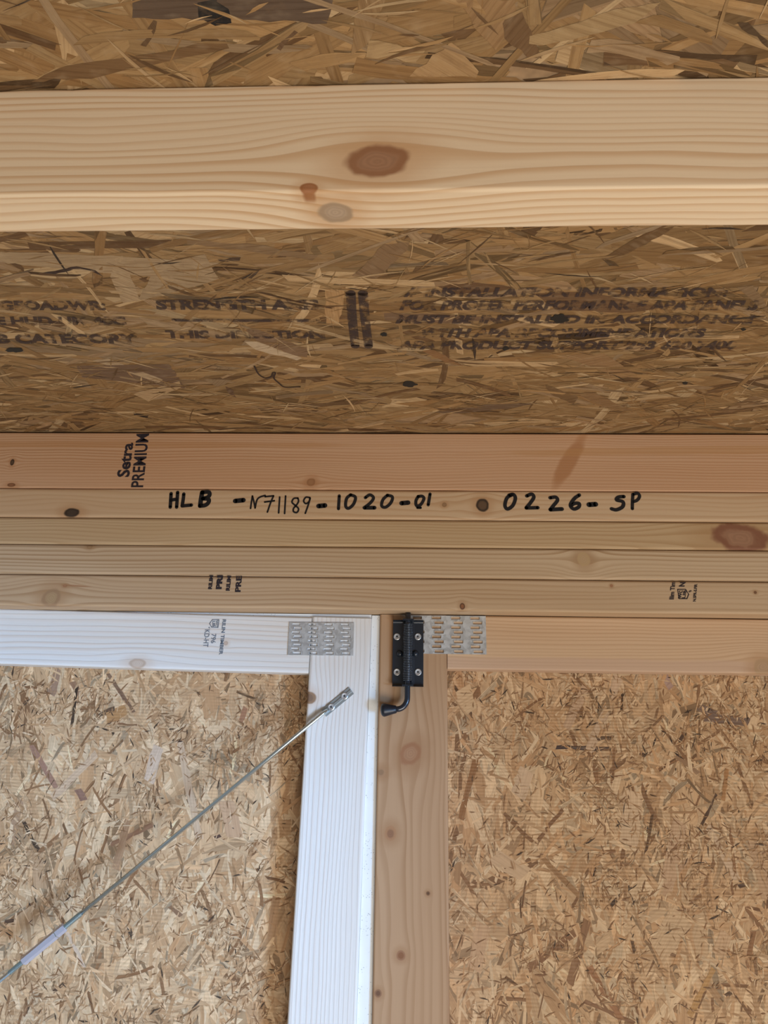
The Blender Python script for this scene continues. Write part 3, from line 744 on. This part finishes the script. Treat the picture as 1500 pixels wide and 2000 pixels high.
# ------------------------------------------------------------------ nail plates
def galv(name, col, rough):
    mt, p = new_mat(name)
    t = X.nt.nodes.new('ShaderNodeTexCoord'); v = X(t.outputs['Object'])
    vo = X.nt.nodes.new('ShaderNodeTexVoronoi'); vo.inputs['Scale'].default_value = 230
    X.nt.links.new(v.k, vo.inputs['Vector']); sp = X.nt.nodes.new('ShaderNodeSeparateXYZ'); X.nt.links.new(vo.outputs['Color'], sp.inputs[0])
    n = noise_tex(v, 90, 4)
    k = X(sp.outputs[0]) * 0.35 + n * 0.65
    set_in(p, 'Base Color', mix(smooth(k, .25, .7), tuple(c*.75 for c in col), col))
    set_in(p, 'Roughness', k * .3 + rough); set_in(p, 'Metallic', 0.65)
    bump(p, n, .25, .0006)
    return mt
m_galv = galv('galvanised_plate', (.74, .78, .80), .22)
def nail_plate(label, PMx, w, h, cols, rows, offs=.0, first=0.0):
    """truss plate in the local x-z plane, front at y < 0: slots cut through, punched lips standing round them"""
    root = empty('nail_plate', PMx); WM[root.name] = PMx
    tag(root, label, 'plate')
    th = .0011; mb = MB(); lp = MB(); cw = w/cols; rh = h/rows; sw_, sh_ = cw*.47, rh*.54
    for r in range(rows):
        zc = h - (r + .5)*rh; dx = (-.06 if r % 2 == 0 else .07)*cw
        za, zb = zc - rh/2, zc + rh/2; sa, sb = zc - sh_/2, zc + sh_/2
        mb.box((0, -th, sb), (w, 0, zb)); mb.box((0, -th, za), (w, 0, sa))
        xcur = 0
        for c in range(cols):
            xc = (c + .5)*cw + dx; a, b = xc - sw_/2, xc + sw_/2
            mb.box((xcur, -th, sa), (a, 0, sb)); xcur = b
            # rolled lips: along the upper edge and round both ends
            for q in ([(a - .0006, sa + .0004), (a - .0004, sb + .0003), (a + .002, sb + .0006), (b - .002, sb + .0005), (b + .0004, sb + .0003), (b + .0006, sa + .0004)],):
                lp.tube([(x_, -th - .0002, z_) for x_, z_ in q], .00042, 5)
        mb.box((xcur, -th, sa), (w, 0, sb))
    mb.build('plate', m_galv, root); lp.build('punched_lip', m_galv, root)
    return root
eps = .0006
def plate_frame(tl, tr, bl, y):
    a, b, c = on_y(*tl, y), on_y(*tr, y), on_y(*bl, y)
    ux = (b - a); w = ux.length; ux.normalize(); uz = (a - c); h = uz.length
    uz = (uz - ux*uz.dot(ux)).normalized(); uy = uz.cross(ux)
    M = Matrix.Identity(4)
    for i in range(3): M[i][0] = ux[i]; M[i][1] = uy[i]; M[i][2] = uz[i]; M[i][3] = c[i]
    return M, w, h
M_, w_, h_ = plate_frame((563.5, 1215.5), (690, 1216.5), (562, 1279.5), YD - eps)
nail_plate('bluish galvanised nail plate joining rail and stile of the left door', M_, w_, h_, 4, 8)
M_, w_, h_ = plate_frame((797, 1202), (947, 1203.5), (798, 1276.5), YD - eps)
nail_plate('grey galvanised nail plate half covered by the black bolt', M_, w_, h_, 4, 8)

# ------------------------------------------------------------------ spring bolt
m_black = flat_mat('black_lacquered_steel', (.012, .018, .028), 0.28, spec=.6)
m_grip = flat_mat('black_rubber_grip', (.010, .014, .022), 0.38, spec=.5)
m_screw = flat_mat('zinc_screw', (.62, .64, .66), 0.35, 0.7, var=.2, vscale=300)
m_hole = flat_mat('screw_recess', (.03, .03, .035), .7)
m_rodb = flat_mat('dark_bolt_steel', (.014, .020, .032), 0.22, spec=.7)
m_spring = flat_mat('spring_steel', (.10, .12, .15), 0.2, 0.6)
YB = YD - eps - .0012 - .0012          # back of the bolt plate, against the nail plate
px2m = 1.0 / F_PX * .985
pt = lambda px, py, y=YB: on_y(px, py, y)
c0 = pt(797, 1340)
MBolt = T(c0.x, YB, c0.z)
bolt = empty('spring_bolt', MBolt); WM[bolt.name] = MBolt
tag(bolt, 'black steel spring bolt with bent handle, screwed to the right door stile', 'bolt')
lb = lambda px, py: Vector(((pt(px, py) - c0).x, 0, (pt(px, py) - c0).z))
xa, xb, za, zb = lb(767, 1277).x, lb(827, 1277).x, lb(797, 1338).z, lb(797, 1216).z
th = .002
mb = MB()
# plate pressed with a shallow central channel, ends curling out
prof = [(xa, -.0), (xa, -th), (xa + .012, -th), (xa + .0155, -th - .0008), (xb - .0155, -th - .0008), (xb - .012, -th), (xb, -th), (xb, 0)]
mb.loops([[(x_, y_, z_) for x_, y_ in prof] for z_ in (za, za + .04, zb)])
mb.build('back_plate', m_black, bolt)
def flange(z, s, name='end_flange'):
    mb = MB(); rings = []
    xm = (xa + xb)/2
    for i in range(7):
        a = math.radians(90*i/6); y_ = -th - .004*(1 - math.cos(a)) - (.0035 if i == 6 else 0); zz_ = z + s*.004*math.sin(a)
        rings.append([(xa, y_, zz_), (xb, y_, zz_), (xb, y_ + .0018, zz_ + s*.0006), (xa, y_ + .0018, zz_ + s*.0006)])
    mb.loops(rings)
    ex = MB()
    mb.box((xm - .0075, -th - .0175, min(z + s*.0025, z + s*.0046)), (xm + .0075, -th - .003, max(z + s*.0025, z + s*.0046)))
    mb.build(name, m_black, bolt)
flange(zb - .002, 1); flange(za + .002, -1)
yr = -th - .0092
rx = lb(796.5, 1277).x
top = lb(796, 1188).z; botz = lb(797, 1384).z
# bolt rod: straight shank, then the bend into the handle
xg = lb(780, 1392).x; zg = lb(780, 1390).z
path = [(rx, yr, CZ + .157 - c0.z - .0004)] + [(rx, yr, zz_) for zz_ in (zb, za)] + [(rx, yr, botz + .014)]
rb = .011
for i in range(1, 9):
    a = math.radians(90*i/8); path.append((rx - rb*(1 - math.cos(a)), yr, botz + .014 - .0 - rb*math.sin(a) - .004*(i/8)))
path.append((rx - rb - .006, yr, botz - .0015))
mb = MB(); mb.tube(path, .0038, 16); rod = mb.build('bolt_rod', m_rodb, bolt, smooth=True)
mb = MB()
gx0 = rx - rb - .003; gx1 = lb(743.5, 1392).x; gz = botz - .0015
gp = [(0, .0040), (.05, .0050), (.25, .0060), (.5, .0074), (.7, .0085), (.8, .0087), (.88, .0079), (.94, .0062), (.98, .0038), (1.0, .0008)]
mb.tube([(gx0 + (gx1 - gx0)*t, yr, gz - .0015*t) for t, _ in gp], [r_ for _, r_ in gp], 20)
mb.build('handle_grip', m_grip, bolt, smooth=True)
mb = MB(); turns = 34; n = turns*14
z_a, z_b = za + .004, zb - .004
mb.tube([(rx + .0057*math.cos(2*math.pi*turns*i/n), yr + .0057*math.sin(2*math.pi*turns*i/n), z_a + (z_b - z_a)*i/n) for i in range(n + 1)], .0009, 6)
mb.build('coil_spring', m_spring, bolt, smooth=True)
for (sx, sy) in ((775.5, 1244), (816, 1244), (775.5, 1313), (816.5, 1313)):
    c = lb(sx, sy); c.y = -th
    mb = MB(); mb.disc(c, (0, -1, 0), [(.0046, 0), (.0046, .0012), (.0038, .0017), (.0022, .0014), (.0020, .0012)], 22)
    s_ = mb.build('screw', m_screw, bolt)
    mb = MB(); mb.box((c.x - .0012, -th - .0017, c.z - .0012), (c.x + .0012, -th - .0013, c.z + .0012)); mb.build('square_recess', m_hole, s_)
for (sx, sy) in ((781, 1277), (811, 1277)):
    c = lb(sx, sy); c.y = -th
    mb = MB(); mb.disc(c, (0, -1, 0), [(.0046, 0), (.0044, .0016), (.0032, .0036), (.0012, .0044)], 18); mb.build('rivet', m_black, bolt, smooth=True)

# ------------------------------------------------------------------ tension brace (anti-sag rod)
m_zinc = flat_mat('zinc_rod', (.62, .70, .70), 0.22, 0.9)
m_alu = flat_mat('turnbuckle_metal', (.60, .58, .64), 0.42, 0.6)
m_tab = flat_mat('zinc_tab', (.45, .49, .50), 0.35, 0.75)
YR_ = YD - .0075
P1 = on_y(636, 1389, YR_); P2 = on_y(2, 1913.5, YR_)
d = (P2 - P1).normalized()
Mb = Matrix.Identity(4); nrm = Vector((0, -1, 0)); side = nrm.cross(d)
for i in range(3): Mb[i][0] = d[i]; Mb[i][1] = nrm[i]; Mb[i][2] = d.cross(nrm)[i]; Mb[i][3] = P1[i]
brace = empty('tension_brace', Mb); WM[brace.name] = Mb
tag(brace, 'thin zinc tension rod with turnbuckle running diagonally across the left door', 'brace')
def along_px(px, py): return (on_y(px, py, YR_) - P1).dot(d)
s_th0, s_b0, s_b1, s_th1 = along_px(160, 1785), along_px(128, 1811), along_px(45, 1879), along_px(18, 1900)
s_end = (Vector((-.91, YR_, 0)) - P1).x / d.x
rr = .0026
off_face = -.0075
def zed(pts, r_, n=14): mb = MB(); mb.tube(pts, r_, n); return mb
zed([(-.004, -.0035, 0), (.006, 0, 0), (.02, 0, 0), (s_th0, 0, 0)], rr).build('upper_rod', m_zinc, brace, smooth=True)
zed([(s_th1, 0, 0), (s_end - .02, 0, 0), (s_end, -.003, 0)], rr).build('lower_rod', m_zinc, brace, smooth=True)
def thread(a, b):
    n = int((b - a)/.0011); pts = []; rad = []
    for i in range(n*4 + 1):
        pts.append((a + (b - a)*i/(n*4), 0, 0)); rad.append(rr*1.05 + .0007*(1 if i % 4 in (1, 2) else -.4))
    mb = MB(); mb.tube(pts, rad, 12); mb.build('threaded_end', m_zinc, brace)
thread(s_th0, s_b0 + .003); thread(s_b1 - .003, s_th1)
mb = MB(); rh_ = .0056
hexp = lambda s_, k: [(s_, rh_*k*math.cos(math.radians(60*q + 30)), rh_*k*math.sin(math.radians(60*q + 30))) for q in range(6)]
mb.loops([hexp(s_b0, .75), hexp(s_b0 + .0012, 1), hexp(s_b1 - .0012, 1), hexp(s_b1, .75)])
body = mb.build('turnbuckle', m_alu, brace)
mb = MB()
g0 = s_b0 + .012
mb.loops([hexp(g0, 1.02), hexp(g0 + .0009, 1.02)]); mb.build('groove_ring', m_zinc, body)
def tab(s0, s1, name):
    mb = MB(); hw = .0056; y0 = -.0074; n = 8; rings = []
    for s_ in (s0, s0 + (s1 - s0)*.15, s1):
        rings.append([(s_, y0, -hw), (s_, y0 + .0014, -hw), (s_, y0 + .0014, -hw*.45), (s_, y0 + .0030, -hw*.25), (s_, y0 + .0030, hw*.25), (s_, y0 + .0014, hw*.45), (s_, y0 + .0014, hw), (s_, y0, hw)])
    mb.loops(rings); t_ = mb.build(name, m_tab, brace)
    return t_
L_tab = -(on_y(684, 1347, YD) - on_y(636, 1389, YD)).length
def tab_screw(s_, y0=-.0074):
    mb = MB(); mb.disc((s_, y0 + .0016, 0), (0, 1, 0), [(.0047, 0), (.0047, .0017), (.0036, .0024), (.0022, .0021)], 20)
    o = mb.build('screw', m_screw, brace)
    mb = MB(); mb.box((s_ - .0012, y0 + .0035, -.0012), (s_ + .0012, y0 + .0040, .0012)); mb.build('square_recess', m_hole, o)
tab(L_tab, .004, 'mounting_tab'); tab(s_end - .004, s_end + abs(L_tab), 'mounting_tab')
for sx, sy in ((671, 1358), (645.5, 1380)): tab_screw((on_y(sx, sy, YD) - on_y(636, 1389, YD)).dot(d))
for k in (.012, .035): tab_screw(s_end + k)
